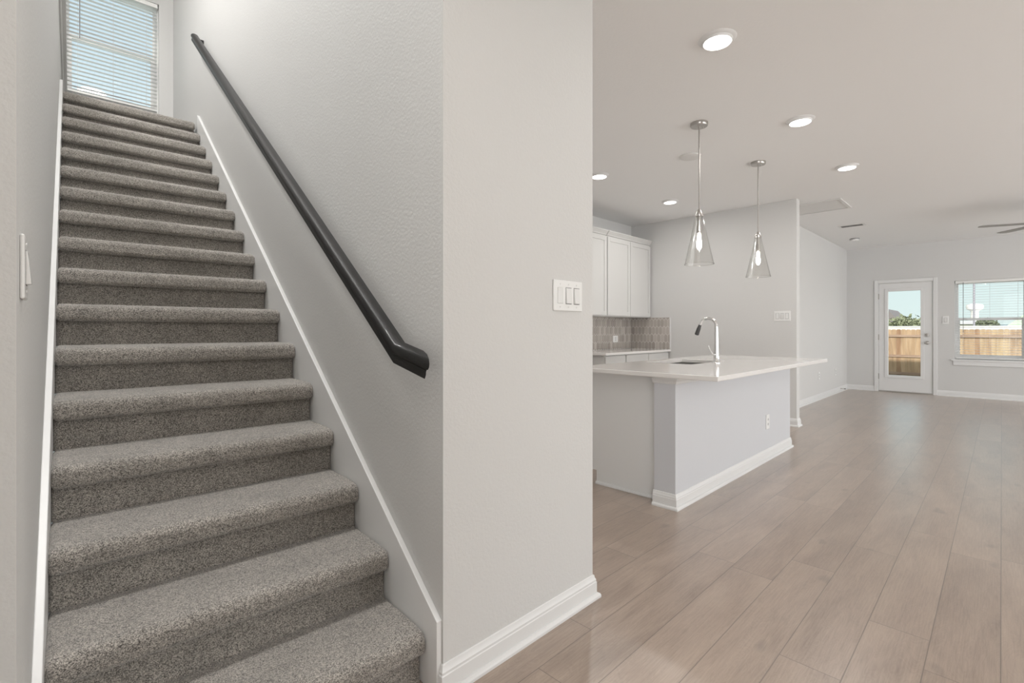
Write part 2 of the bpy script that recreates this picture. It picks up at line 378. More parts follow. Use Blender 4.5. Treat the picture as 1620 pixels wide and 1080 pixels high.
# ------------------------------------------------------------------ stairs
stair = thing('staircase', 'straight flight of seventeen carpeted steps in grey-beige pile between two walls', 'stairs', (0, 0, 0), STAIR)
def arc(cy, cz, r, a0, a1, n): return [(cy+r*math.cos(math.radians(a0+(a1-a0)*i/n)), cz+r*math.sin(math.radians(a0+(a1-a0)*i/n))) for i in range(n+1)]
def strip(prof, x0, x1, step, amp, seed, round_ends=.012):
    """carpet strip: a profile (y,z) carried along x, pile roughness in the geometry"""
    rnd = random.Random(seed)
    # resample the profile
    pts = [Vector((0, y, z)) for y, z in prof]; out = [pts[0]]
    for a, b in zip(pts, pts[1:]):
        k = max(1, int((b-a).length/step))
        for i in range(1, k+1): out.append(a.lerp(b, i/k))
    n = max(2, int((x1-x0)/step)); v = []; f = []; m = len(out)
    nr = []
    for i in range(m):
        t = (out[min(i+1, m-1)]-out[max(i-1, 0)]).normalized(); nr.append(Vector((0, -t.z, t.y)))
    for j in range(n+1):
        x = x0+(x1-x0)*j/n; e = min(x-x0, x1-x); dip = 0
        if e < round_ends: q = 1-e/round_ends; dip = -.012*q*q
        for i in range(m):
            d = dip+(rnd.random()-.5)*2*amp; p = out[i]+nr[i]*d
            v.append((x, p.y, p.z))
    for j in range(n):
        for i in range(m-1): f.append((j*m+i, (j+1)*m+i, (j+1)*m+i+1, j*m+i+1))
    return MB().add(v, f)
NT = .075
for k in range(1, 18):
    y = Y0+(k-1)*RUN; z = k*RISE
    step = .006 if k <= 4 else .009 if k <= 8 else .014
    amp = .0013 if k <= 4 else .0010
    back = y+RUN+.004 if k < 17 else YB
    prof = [(back, z)] if k < 17 else [(back, z), (y+RUN, z)]
    prof += [(y+.02, z-.001), (y-.006, z-.004)]
    prof += arc(y-.008, z-.034, .030, 90, 180, 8)
    prof += arc(y-.018, z-.058, .020, 180, 275, 6)
    prof += [(y+.002, z-NT-.002)]
    prof = prof[::-1]
    tread = strip(prof, XL, XR, step, amp, k)
    # close: side skirts run down behind the carpet so nothing is paper thin
    tread.box(XL+.004, XR-.004, y+.006, back-.004, z-NT+.004, z-.012)
    tread.build('tread', M['carpet'], stair, smooth=True, angle=80)
    rp = [(y-.004, z-RISE-.002), (y-.001, z-RISE+.012), (y, z-RISE+.03), (y+.001, z-NT-.004), (y+.012, z-NT+.01)]
    riser = strip(rp, XL, XR, step, amp, 100+k, .004)
    riser.box(XL+.004, XR-.004, y+.005, y+.02, z-RISE-.001, z-NT+.006)
    riser.build('riser', M['carpet'], stair, smooth=True, angle=80)
def skirt(x0, x1, ya, yb):
    zt = lambda y: RISE+(y-Y0)*RISE/RUN+.122
    poly = [(ya, 0), (ya, zt(ya)), (yb, zt(yb)), (yb, 17*RISE-.02), (yb, 17*RISE-.3), (Y0+.3, 0)]
    mb = MB().extrude([(x0, y, z) for y, z in poly], (x1-x0, 0, 0))
    return mb
o = skirt(XR, WR, 1.309, 5.26).build('skirt_board', M['trim'], stair, bevel=.002); 
o = skirt(WL, XL, 1.13, 5.30).build('skirt_board', M['trim'], stair, bevel=.002)

# handrail on the right wall
hr = thing('handrail', 'near-black wooden handrail sloping up the stair wall with an eased lower end', 'handrail', (0, 0, 0), STAIR)
# cross-section: (x from wall side towards the room, height) ; wall side x=.842, room side x=.790
HP = [(.842, -.004), (.838, .000), (.815, .003), (.800, -.002), (.792, -.011), (.789, -.021), (.791, -.030), (.797, -.034), (.797, -.040), (.794, -.046), (.794, -.060), (.838, -.060), (.838, -.046), (.834, -.040), (.834, -.034), (.842, -.028)]
SL = RISE/RUN
ym, zm = 1.468, 1.118
def railpts(y, z, tilt=0): return [(x, y+(x-.815)*tilt*0, z+h*1.12) for x, h in HP]
yt = 5.125
n = len(HP); V = []
for (yy, zz, cut) in ((yt, zm+(yt-ym)*SL, 0), (ym, zm, 0), (1.352, zm-(ym-1.352)*.20, 1)):
    for x, h in HP:
        yc = yy
        if cut: yc = 1.2447+(x-.795)*2.4-h*.5
        zc = zz+h*1.12
        if cut: zc = zm-(ym-yc)*.20+h*1.12
        V.append((x, yc, zc))
F = [tuple(range(n)), tuple(range(2*n, 3*n))[::-1]]
for i in range(2):
    for k in range(n): F.append((i*n+k, (i+1)*n+k, (i+1)*n+(k+1) % n, i*n+(k+1) % n))
MB().add(V, F).build('rail', M['rail'], hr, bevel=.002, smooth=True, angle=30)
for yy in (5.085,):
    zz = zm+(yy-ym)*SL-.05
    MB().box(.834, WR+.001, yy-.012, yy+.012, zz-.012, zz+.022).lathe([(.022, 0), (.022, .006)], (WR-.006, yy, zz+.004), 20, 'x').build('bracket', M['rail'], hr, bevel=.001)

# cap on the half wall of the landing
CAPZ = 3.62
struct(MB().box(WL-.14, WL-.022+.062, 2.2, YB, CAPZ, CAPZ+.03).box(WL, WL+.014, 2.2, YB, CAPZ-.06, CAPZ).build('trim_1', M['trim'], rot=STAIR, bevel=.003), 'white cap along the landing half wall')

# ------------------------------------------------------------------ windows
def sash_window(name, x0, x1, z0, z1, y, zr, parent_rot, label):
    """double hung unit in the plane y (local), facing -y"""
    w_ = bpy.data.objects.new(name, None); C.objects.link(w_); struct(w_, label)
    w_.rotation_euler.z = parent_rot
    f = MB(); t = .035
    f.box(x0, x0+t, y, y+.07, z0, z1).box(x1-t, x1, y, y+.07, z0, z1).box(x0+t, x1-t, y, y+.07, z1-t, z1).box(x0+t, x1-t, y, y+.07, z0, z0+t)
    f.build('window_frame', M['trim'], w_)
    a = .032
    u = MB(); X0, X1 = x0+t, x1-t
    u.box(X0, X1, y+.042, y+.064, z1-t-.02, z1-t).box(X0, X1, y+.042, y+.064, zr-.02, zr+.02).box(X0, X0+.012, y+.042, y+.064, zr, z1-t).box(X1-.012, X1, y+.042, y+.064, zr, z1-t)
    u.build('upper_sash', M['trim'], w_)
    l = MB()
    l.box(X0, X1, y+.012, y+.038, zr-.022, zr+.022).box(X0, X1, y+.012, y+.038, z0+t, z0+t+.045).box(X0, X0+a, y+.012, y+.038, z0+t+.045, zr-.022).box(X1-a, X1, y+.012, y+.038, z0+t+.045, zr-.022)
    l.build('lower_sash', M['trim'], w_)
    MB().box(X0+.01, X1-.01, y+.051, y+.055, zr+.02, z1-t-.018).build('upper_pane', M['glass'], w_)
    MB().box(X0+a-.004, X1-a+.004, y+.023, y+.027, z0+t+.04, zr-.02).build('lower_pane', M['glass'], w_)
    return w_
def blinds(x0, x1, z0, z1, y, rot, tilt, label, wand_x, wand_len, loc=(0, 0, 0), pitch=.043, nl=3, depth=.048):
    b = thing('window_blinds', label, 'blinds', loc, rot)
    MB().box(x0, x1, y-.03, y+.03, z1-.045, z1).build('headrail', M['slat'], b, bevel=.003)
    m = MB(); z = z1-.075; c, s = math.cos(tilt), math.sin(tilt)
    while z > z0+.05:
        q = []
        for i in range(5):
            r = (i/4-.5)*depth; cam_ = .0022*(1-(2*i/4-1)**2)
            q.append((r*c-cam_*s, r*s+cam_*c))
        top = [(a, h+.0012) for a, h in q]
        prof = q+top[::-1]
        m.extrude([(x0+.004, y+a, z+h) for a, h in prof], (x1-x0-.008, 0, 0)); z -= pitch
    m.build('slats', M['slat'], b, smooth=True)
    MB().box(x0+.003, x1-.003, y-.024, y+.024, z0+.012, z0+.03).build('bottom_rail', M['slat'], b, bevel=.003)
    lm = MB()
    for i in range(nl):
        xx = x0+.1+(x1-x0-.2)*i/(nl-1)
        for dy in (-.026, .026): lm.box(xx-.0008, xx+.0008, y+dy-.0008, y+dy+.0008, z0+.02, z1-.04)
    lm.build('ladder_cords', M['tape'], b)
    MB().tube([(wand_x, y-.04, z1-.03), (wand_x, y-.042, z1-.03-wand_len)], .0042, 8).build('wand', M['cord'], b, smooth=True)
    return b
sash_window('window_1', WX0, WX1, WZ0, WZ1, YB+.065, 4.245, STAIR, 'window over the top of the stairs')
blinds(WX0+.012, WX1-.012, WZ0+.01, WZ1-.003, YB+.032, STAIR, math.radians(2), 'white slatted blinds on the window at the top of the stairs', .07, .62)
# far wall window is built facing -y then turned: local x -> -Y, local y -> +X
FR = -math.pi/2
def faru(y): return -y      # house Y -> local x
sash_window('window_2', faru(NY1), faru(NY0), NZ0, NZ1, FX+.06, 1.352, FR, 'window beside the glazed door')
blinds(faru(NY1)+.01, faru(NY0)-.01, NZ0+.005, NZ1-.003, FX+.028, FR, math.radians(2), 'white open-slat blinds on the window beside the glazed door', faru(.47), .86, depth=.046)
sash_window('window_3', faru(WY1), faru(WY0), NZ0, NZ1, FX+.06, 1.352, FR, 'twin window just past the right edge')
sl = MB().box(FX-.035, FX+.06, WY0-.045, NY1+.045, NZ0-.030, NZ0-.004).box(FX-.018, FX, WY0-.02, NY1+.02, NZ0-.105, NZ0-.030)
struct(sl.build('trim_2', M['trim'], bevel=.004), 'white stool and apron under the far window')

# ------------------------------------------------------------------ glazed back door
door = bpy.data.objects.new('door_1', None); C.objects.link(door); struct(door, 'white back door with one tall glass light')
c = MB(); ca = .055
CAS = [(.0, 0), (.014, 0), (.018, .01), (.018, ca-.012), (.013, ca), (0, ca)]
for y0_, y1_, z0_, z1_ in ((DY1-.004, DY1+.052, 0, DZ+.052), (DY0-.052, DY0+.004, 0, DZ+.052), (DY0+.004, DY1-.004, DZ-.004, DZ+.052)):
    c.box(FX-.018, FX, y0_, y1_, z0_, z1_)
c.build('door_casing', M['trim'], door, bevel=.004)
j = MB(); j.box(FX, FX+.14, DY1-.012, DY1, 0, DZ).box(FX, FX+.14, DY0, DY0+.012, 0, DZ).box(FX, FX+.14, DY0+.012, DY1-.012, DZ-.012, DZ)
j.build('door_jamb', M['trim'], door)
MB().box(FX-.004, FX+.13, DY0+.012, DY1-.012, 0.001, .022).build('threshold', M['nickel'], door)
SY0, SY1, SZ0, SZ1 = DY0+.016, DY1-.016, .026, DZ-.016
GY0, GY1, GZ0, GZ1 = 1.04, 1.512, .32, 1.888
s = MB(); X0, X1 = FX+.004, FX+.048
s.box(X0, X1, SY0, GY0, SZ0, SZ1).box(X0, X1, GY1, SY1, SZ0, SZ1).box(X0, X1, GY0, GY1, SZ0, GZ0).box(X0, X1, GY0, GY1, GZ1, SZ1)
slab = s.build('door_slab', M['trim'], door)
g = MB()
for a, b_, c_, d_ in ((GY0-.05, GY0, GZ0-.05, GZ1+.05), (GY1, GY1+.05, GZ0-.05, GZ1+.05), (GY0, GY1, GZ0-.05, GZ0), (GY0, GY1, GZ1, GZ1+.05)):
    g.box(FX-.008, FX+.005, a, b_, c_, d_)
g.build('glass_frame', M['trim'], door, bevel=.004)
MB().box(FX+.024, FX+.03, GY0, GY1, GZ0, GZ1).build('door_glass', M['glass'], door)
for z in (.29, 1.03, 1.80): MB().box(FX-.010, FX+.01, SY1-.006, SY1+.010, z-.05, z+.05).lathe([(.007, z-.052), (.007, z+.052)], (FX-.01, SY1+.002, 0), 10).build('hinge', M['nickel'], door)
kn = MB().lathe([(.032, FX-.002), (.032, FX-.010), (.013, FX-.014), (.012, FX-.045), (.024, FX-.052), (.028, FX-.066), (.022, FX-.080), (.006, FX-.084)], (0, .947, .935), 24, 'x').build('door_knob', M['nickel'], door, smooth=True)
MB().lathe([(.032, FX-.002), (.030, FX-.016), (.010, FX-.018)], (0, .947, 1.077), 24, 'x').box(FX-.034, FX-.016, .943, .951, 1.062, 1.092).build('deadbolt', M['nickel'], door, smooth=True)

# ------------------------------------------------------------------ switch plates and outlets (built facing -y at the origin)
def plate(name, label, cat, loc, rotz, gangs, w_, h_, kinds, group=None):
    t = thing(name, label, cat, loc, rotz, group)
    MB().box(-w_/2, w_/2, -.0065, 0, -h_/2, h_/2).build('cover_plate', M['white'], t, bevel=.003)
    gp = w_*.285 if gangs > 1 else 0
    for i in range(gangs):
        x = (i-(gangs-1)/2)*gp; k = kinds[i]; rw_, rh = w_/gangs*.30 if gangs == 1 else gp*.33, h_*.26
        if gangs == 1: rw_ = w_*.22
        if k == 'rocker_up' or k == 'rocker_down' or k == 'blank':
            tl = {'rocker_up': 1, 'rocker_down': -1, 'blank': 0}[k]; e = .0045*tl
            m = MB()
            m.add([(x-rw_, -.0065, -rh), (x+rw_, -.0065, -rh), (x+rw_, -.0065, rh), (x-rw_, -.0065, rh), (x-rw_*.93, -.009-max(0, e), -rh*.96), (x+rw_*.93, -.009-max(0, e), -rh*.96), (x+rw_*.93, -.009-max(0, -e), rh*.96), (x-rw_*.93, -.009-max(0, -e), rh*.96)],
                  [(0, 1, 2, 3), (7, 6, 5, 4), (0, 4, 5, 1), (1, 5, 6, 2), (2, 6, 7, 3), (3, 7, 4, 0)])
            m.build('rocker' if tl else 'blank_insert', M['rocker'], t)
            g_ = MB().box(x-rw_-.0016, x+rw_+.0016, -.0068, -.006, -rh-.0016, rh+.0016).build('rocker_gap', M['dark'], t) if tl else None
        else:
            for sg in (-1, 1):
                f = MB().lathe([(.014, -.0065), (.014, -.0085)], (x, 0, sg*h_*.165), 20, 'y', scale=(1, 1.0)).build('socket_face', M['rocker'], t)
                MB().box(x-.0065, x-.0045, -.0092, -.0083, sg*h_*.165-.004, sg*h_*.165+.006).box(x+.0045, x+.0065, -.0092, -.0083, sg*h_*.165-.003, sg*h_*.165+.005).build('slot', M['dark'], f)
        for sg in ((-1, 1) if k != 'outlet' else (0,)):
            MB().lathe([(.0032, -.0064), (.0032, -.0075)], (x, 0, sg*h_*.37), 12, 'y').build('screw', M['rocker'], t)
    return t
pa = math.atan2(P2[1]-P1[1], P2[0]-P1[0])
plate('light_switch', 'white three-gang switch plate on the pillar between stairs and kitchen', 'light switch', (1.576, 1.2575, 1.300), pa, 3, .186, .124, ['blank', 'rocker_up', 'rocker_up'])
plate('light_switch', 'white switch plate seen edge-on on the left stair wall', 'light switch', (*sp(WL, 1.222), 1.270), STAIR+math.pi/2, 1, .074, .112, ['rocker_up'])
plate('light_switch', 'white three-gang switch plate on the kitchen wall right of the pendants', 'light switch', (KX, 1.897, 1.333), -math.pi/2, 3, .186, .124, ['rocker_up', 'rocker_down', 'rocker_up'])
plate('light_switch', 'white switch plate between the glazed door and the far window', 'light switch', (FX, .70, 1.341), -math.pi/2, 1, .084, .14, ['rocker_up'])
plate('wall_outlet', 'white outlet low on the front of the island', 'outlet', (4.733, 1.49, .338), 0, 1, .082, .128, ['outlet'])
plate('wall_outlet', 'white outlet on the grey tile behind the kitchen counter', 'outlet', (6.112, KY-.012, 1.032), 0, 1, .13, .095, ['outlet'])
plate('wall_outlet', 'white outlet low on the hall wall nearer the kitchen', 'outlet', (9.43, HY, .40), 0, 1, .08, .125, ['outlet'])
plate('wall_outlet', 'white outlet low on the hall wall nearer the far corner', 'outlet', (10.577, HY, .39), 0, 1, .08, .125, ['outlet'])
ds = thing('door_stop', 'small dark spring door stop on the baseboard near the far corner', 'door stop', (10.93, HY-.014, .058))
MB().lathe([(.012, 0), (.012, -.006), (.005, -.008), (.005, -.06)], (0, 0, 0), 14, 'y').build('spring', M['nickel'], ds, smooth=True)
MB().lathe([(.008, -.058), (.009, -.075), (.006, -.08)], (0, 0, 0), 14, 'y').build('bumper', M['rubber'], ds, smooth=True)

# ------------------------------------------------------------------ island
CT = .885
isl = thing('kitchen_island', 'white kitchen island base with a trimmed end post facing the stairs', 'island', (4.19, 1.85, 0))
ox, oy = -4.19, -1.85
def ib(mb): mb.v = [(x+ox, y+oy, z) for x, y, z in mb.v]; return mb
ib(MB().box(2.98, 5.40, 1.49, 1.64, 0, CT-.03)).build('front_wall', M['island'], isl)
ib(MB().box(3.08, 3.10, 1.64, 2.175, 0, CT-.03).box(3.08, 3.10, 2.175, 2.245, .1, CT-.03).box(5.36, 5.38, 1.64, 2.175, 0, CT-.03).box(5.36, 5.38, 2.175, 2.245, .1, CT-.03).box(3.10, 5.36, 1.64, 2.175, .09, .108).box(3.10, 5.36, 2.165, 2.175, 0, .09).box(3.10, 5.36, 2.235, 2.245, .1, CT-.03)).build('cabinet_body', M['panel'], isl)
CAPM = [(0, 0), (.006, 0), (.010, .008), (.010, .016), (.018, .028), (.018, .044), (0, .044)]
ib(MB().sweep2d(CAPM, [(2.98, 1.648), (2.98, 1.49), (5.40, 1.49), (5.40, 1.648)], CT-.075)).build('top_moulding', M['trim'], isl)
ib(MB().sweep2d(BB, [(2.98, 1.645), (2.98, 1.49), (5.40, 1.49), (5.40, 1.645)])).build('base_moulding', M['trim'], isl, smooth=True, angle=20)
SH = [(0, 0), (.018, 0), (.018, .006), (.015, .014), (.008, .019), (0, .020)]
ib(MB().sweep2d(SH, [(3.08, 2.175), (3.08, 1.65)])).build('shoe_moulding', M['trim'], isl)
for k in range(3):
    xa = 3.10+k*.76
    d = ib(MB().box(xa, xa+.735, 2.245, 2.263, .115, CT-.045)).build('door', M['cab'], isl, bevel=.002)
    ib(MB().box(xa+.66, xa+.672, 2.263, 2.285, .62, .75)).build('door_pull', M['nickel'], d)

def ring_slab(x0, x1, y0, y1, hx0, hx1, hy0, hy1, z0, z1):
    m = MB()
    o4 = [(x0, y0), (x1, y0), (x1, y1), (x0, y1)]; i4 = [(hx0, hy0), (hx1, hy0), (hx1, hy1), (hx0, hy1)]
    v = [(*p, z1) for p in o4]+[(*p, z1) for p in i4]+[(*p, z0) for p in o4]+[(*p, z0) for p in i4]
    f = []
    for k in range(4):
        n_ = (k+1) % 4
        f += [(k, n_, 4+n_, 4+k), (8+n_, 8+k, 12+k, 12+n_), (k, 8+k, 8+n_, n_), (4+k, 4+n_, 12+n_, 12+k)]
    return m.add(v, f)
SX0, SX1, SKY0, SKY1 = 3.80, 4.46, 1.765, 2.165
ct = ring_slab(2.905, 5.475, 1.185, 2.285, SX0, SX1, SKY0, SKY1, CT-.03, CT).build('countertop', M['quartz'], bevel=.004, seg=3)
tag(ct, 'white quartz worktop overhanging the island with a sink cut into it', 'countertop')
sk = thing('sink', 'stainless steel undermount sink in the island worktop', 'sink', ((SX0+SX1)/2, (SKY0+SKY1)/2, CT-.03))
def basin(x0, x1, y0, y1, dep):
    m = MB(); t = .012
    a = [(x0, y0), (x1, y0), (x1, y1), (x0, y1)]; r = .03
    b_ = [(x0+r, y0+r), (x1-r, y0+r), (x1-r, y1-r), (x0+r, y1-r)]
    v = [(*p, 0) for p in a]+[(*p, -dep+.03) for p in a]+[(*p, -dep) for p in b_]
    f = []
    for k in range(4):
        n_ = (k+1) % 4; f += [(k, n_, 4+n_, 4+k), (4+k, 4+n_, 8+n_, 8+k)]
    f.append((8, 9, 10, 11)); return m.add(v, f)
hx, hy = (SX1-SX0)/2, (SKY1-SKY0)/2
for a, b_ in ((-hx, -.012), (.012, hx)):
    bo = basin(a, b_, -hy, hy, .2).build('bowl', M['steel'], sk)
    so = bo.modifiers.new('gauge', 'SOLIDIFY'); so.thickness = .002; so.offset = 1
    MB().lathe([(.045, -.199), (.04, -.196), (.01, -.196)], ((a+b_)/2, 0, 0), 20).build('drain', M['chrome'], bo, smooth=True)
MB().box(-.012, .012, -hy, hy, -.02, -.004).build('divider', M['steel'], sk, bevel=.003)
fc = thing('faucet', 'tall chrome pull-down faucet with a curved spout beside the sink', 'faucet', (4.117, 1.693, CT))
MB().lathe([(.029, 0), (.029, .006), (.0245, .012), (.0225, .05), (.021, .065)], n=24).build('base', M['chrome'], fc, smooth=True)
MB().lathe([(.023, .065), (.023, .078)], n=24).build('collar', M['chrome'], fc, smooth=True)
pts = [(0, 0, .078), (0, 0, .18), (0, 0, .29)]
R_ = .071
for i in range(1, 13):
    a = math.pi*(1-i/12*.93); pts.append((0, R_+R_*math.cos(a), .306+R_*math.sin(a)))
MB().tube(pts, [.020, .0165, .0145]+[.0125]*(len(pts)-3), 18).build('spout', M['chrome'], fc, smooth=True)
e_ = Vector(pts[-1]); d_ = (e_-Vector(pts[-2])).normalized()
MB().tube([e_, e_+d_*.02, e_+d_*.035, e_+d_*.085, e_+d_*.092], [.0125, .014, .0165, .018, .015], 18).build('spray_head', M['head_reflect'], fc, smooth=True)
lv = MB().tube([(-.012, .005, .07), (-.036, .012, .072)], .011, 12).tube([(-.034, .012, .072), (-.055, .022, .095), (-.078, .035, .145)], [.0065, .0055, .0045], 10)
lv.build('lever', M['chrome'], fc, smooth=True)

# ------------------------------------------------------------------ cabinets along the kitchen back wall
def shaker(x0, x1, z0, z1, y, fr=.055):
    """door front facing -y: frame with a recessed panel; y = face"""
    m = MB()
    m.box(x0, x0+fr, y, y+.02, z0, z1).box(x1-fr, x1, y, y+.02, z0, z1).box(x0+fr, x1-fr, y, y+.02, z0, z0+fr).box(x0+fr, x1-fr, y, y+.02, z1-fr, z1).box(x0+fr, x1-fr, y+.008, y+.02, z0+fr, z1-fr)
    return m
def upper(x0, x1, n_, label):
    t = thing('wall_cabinet', label, 'cabinet', (x0, KY-.005, 1.345), 0, None)
    wd = x1-x0; hh = 1.065; dp = .315
    MB().box(0, wd, -dp, 0, 0, hh).build('body', M['cab'], t)
    dw = wd/n_
    for i in range(n_):
        shaker(i*dw+.005, (i+1)*dw-.005, .012, hh-.02, -dp-.021).build('door', M['cab'], t, bevel=.0015)
    CR = [(0, 0), (.010, .004), (.014, .016), (.040, .048), (.046, .052), (.046, .064), (0, .064)]
    path = [(0, -dp-.002), (wd, -dp-.002)]
    MB().sweep2d(CR, path, hh-.004).build('crown', M['cab'], t)
    return t
upper(4.39, 5.420, 2, 'white wall cabinet left of the corner, cut off by the pillar')
upper(5.430, 6.545, 2, 'white two-door wall cabinet in the kitchen corner')
def base(x0, x1, n_, label):
    t = thing('base_cabinet', label, 'cabinet', (x0, KY-.005, 0))
    wd = x1-x0; dp = .60
    MB().box(0, wd, -dp, 0, .1, CT-.03).box(0, wd, -dp+.07, 0, 0, .1).build('body', M['cab'], t)
    dw = wd/n_
    for i in range(n_):
        a, b_ = i*dw+.006, (i+1)*dw-.006
        dr = MB().box(a, b_, -dp-.02, -dp, .735, CT-.042).build('drawer', M['cab'], t, bevel=.002)
        d = shaker(a, b_, .115, .722, -dp-.02).build('door', M['cab'], t, bevel=.0015)
    return t
base(4.965, 5.415, 1, 'white single-drawer base cabinet next to the gap for the range')
base(5.425, 6.545, 2, 'white two-drawer base cabinet in the kitchen corner')
bc = MB().box(4.935, KX-.001, 3.352, KY-.012, CT-.03, CT).build('countertop', M['quartz'], bevel=.003)
tag(bc, 'white quartz worktop on the base cabinets along the back wall', 'countertop')

# picket tile backsplash on both kitchen walls
def tiles(u0, u1, z0, z1, seed):
    rnd = random.Random(seed); m = MB(); w_, h_, gap = .056, .134, .005; pt = .025
    row = 0; z = z0-.02
    pitch = h_-pt+.001
    while z < z1+.05:
        u = u0-(w_/2 if row % 2 else 0)-w_
        while u < u1+w_:
            a = w_/2-gap/2; b_ = h_/2-gap/2
            hexa = [(-a, -b_+pt), (0, -b_), (a, -b_+pt), (a, b_-pt), (0, b_), (-a, b_-pt)]
            cx_, cz_ = u+w_/2, z+h_/2
            poly = []
            for p, q in hexa:
                poly.append((min(max(cx_+p, u0), u1), min(max(cz_+q, z0), z1)))
            cl = []
            for p in poly:
                if not cl or (abs(p[0]-cl[-1][0])+abs(p[1]-cl[-1][1])) > 1e-6: cl.append(p)
            area = abs(sum(p[0]*q[1]-q[0]*p[1] for p, q in zip(cl, cl[1:]+cl[:1])))/2
            if len(cl) >= 3 and area > 1e-5:
                m.cur = rnd.choice((0, 0, 1, 1, 2, 3)); m.extrude([(p, -.010, q) for p, q in cl], (0, .0055, 0))
            u += w_
        z += pitch; row += 1
    m.cur = 4; m.box(u0, u1, -.0075, 0, z0, z1)
    return m
struct(tiles(0, KX-3.3-.001, 0, .458, 3).build('backsplash_back', TILES+[M['grout']], loc=(3.3, KY, CT+.001)), 'grey picket tile on the back wall')
t2 = tiles(0, KY-.012-3.367, 0, .458, 5).build('backsplash_side', TILES+[M['grout']], loc=(KX, KY-.012, CT+.001)); t2.rotation_euler.z = -math.pi/2
struct(t2, 'brown picket tile on the side wall')
struct(MB().box(KX-.012, KX, 3.357, 3.366, CT+.001, CT+.459).build('trim_3', M['trim']), 'white edge strip of the tile')

# ------------------------------------------------------------------ ceiling fittings
def downlight(loc, label, can=None):
    t = thing('recessed_light', label, 'ceiling light', loc, 0, 'recessed ceiling lights')
    MB().lathe([(.068, -.018), (.073, -.022), (.076, -.018), (.079, -.010), (.094, -.005), (.098, 0)], n=40, cap0=False, cap1=False).build('trim_ring', M['trim'], t, smooth=True)
    MB().lathe([(.0705, -.021), (.069, -.017)], n=40).build('lens', M['lens'], t)
    ld = bpy.data.lights.new('downlight_glow', 'AREA'); ld.shape = 'DISK'; ld.size = .13; ld.energy = CAN_W; ld.color = CAN_COL
    lo = bpy.data.objects.new('downlight_glow', ld); C.objects.link(lo); lo.parent = t; lo.location = (0, 0, -.028)
    return t
first = downlight((2.671, 1.093, CZ), 'recessed ceiling light closest to the pillar, largest of the row')
for x, y, lb in ((4.142, 1.073, 'second recessed light in the row along the front of the island'), (5.629, 1.056, 'third recessed light, above the far end of the island front'),
                 (4.159, 2.904, 'recessed light over the kitchen half hidden at the pillar edge'), (5.609, 2.874, 'recessed light over the kitchen in front of the wall cabinets')):
    copy_tree(first, (x, y, CZ), lb)
# fittings added out of view for brightness; the last completes the kitchen grid
for i, (x, y, lb) in enumerate(((.34, .42, 'unseen light added over the entry hall'), (-1.2, -.6, 'unseen light added over the entry by the back wall'), (1.2, -2.6, 'unseen light added over the entry, open side'),(4.2, -2.2, 'unseen light added over the dining area'), (2.67, 2.9, 'recessed light over the kitchen behind the pillar'))):
    copy_tree(first, (x, y, CZ), lb)
for q, wt_ in ((copy_tree(first, (*sp(.30, 1.75), CZ2), 'unseen wide light added over the foot of the stairs'), 1.0), (copy_tree(first, (*sp(-.62, 4.1), CZ2), 'unseen wide light added over the upper hall'), .75)):  # added out of view to light the stairwell
    q.scale = (3, 3, 1.5)
    for ch in q.children:
        if ch.type == 'LIGHT': ch.data = ch.data.copy(); ch.data.energy = STAIR_W*wt_; ch.data.color = (1, .985, .965)

def pendant(loc, drop, label):
    t = thing('pendant_light', label, 'pendant light', loc, 0, 'glass cone pendants over the island')
    MB().lathe([(.064, 0), (.064, -.020), (.060, -.026), (.012, -.026)], n=36, cap0=True).lathe([(.004, -.026), (.004, -.036)], (.022, -.018, 0), 10).build('canopy', M['nickel'], t, smooth=True)
    MB().tube([(0, 0, -.02), (0, 0, -drop+.03)], .0055, 10).build('stem', M['nickel'], t, smooth=True)
    z = -drop
    MB().lathe([(.006, z+.055), (.012, z+.048), (.030, z), (.030, z-.006), (.016, z-.006)], n=28).build('cap', M['nickel'], t, smooth=True)
    pr = [(.027, z-.001), (.060, z-.16), (.106, z-.365), (.1075, z-.372), (.104, z-.366), (.058, z-.16), (.0245, z-.003)]
    rim = [(.1065+.0034*math.cos(a*math.pi/4), z-.370+.0034*math.sin(a*math.pi/4)) for a in range(9)]
    MB().lathe(pr, n=48, cap0=False, cap1=False).lathe(rim, n=48, cap0=False, cap1=False).build('glass_shade', M['shade'], t, smooth=True)
    so = MB().lathe([(.015, z-.006), (.015, z-.075), (.019, z-.078), (.019, z-.13), (.012, z-.135)], n=20).build('socket', M['nickel'], t, smooth=True)
    bp = [(.012, z-.135), (.012, z-.150), (.016, z-.185), (.0195, z-.215), (.0195, z-.230), (.014, z-.250), (.004, z-.260)]
    MB().lathe(bp, n=24).build('bulb', M['bulb'], t, smooth=True)
    return t
pend = pendant((3.658, 1.636, CZ), CZ-2.035, 'clear glass cone pendant hanging over the near half of the island')
copy_tree(pend, (4.899, 1.622, CZ), 'clear glass cone pendant hanging over the far half of the island')

dm = thing('ceiling_cover', 'flat round white cover on the kitchen ceiling behind the first pendant stem', 'ceiling cover', (4.292, 2.003, CZ))
MB().lathe([(.095, 0), (.095, -.008), (.080, -.016), (.05, -.018)], n=36).build('disc', M['vent'], dm, smooth=True)
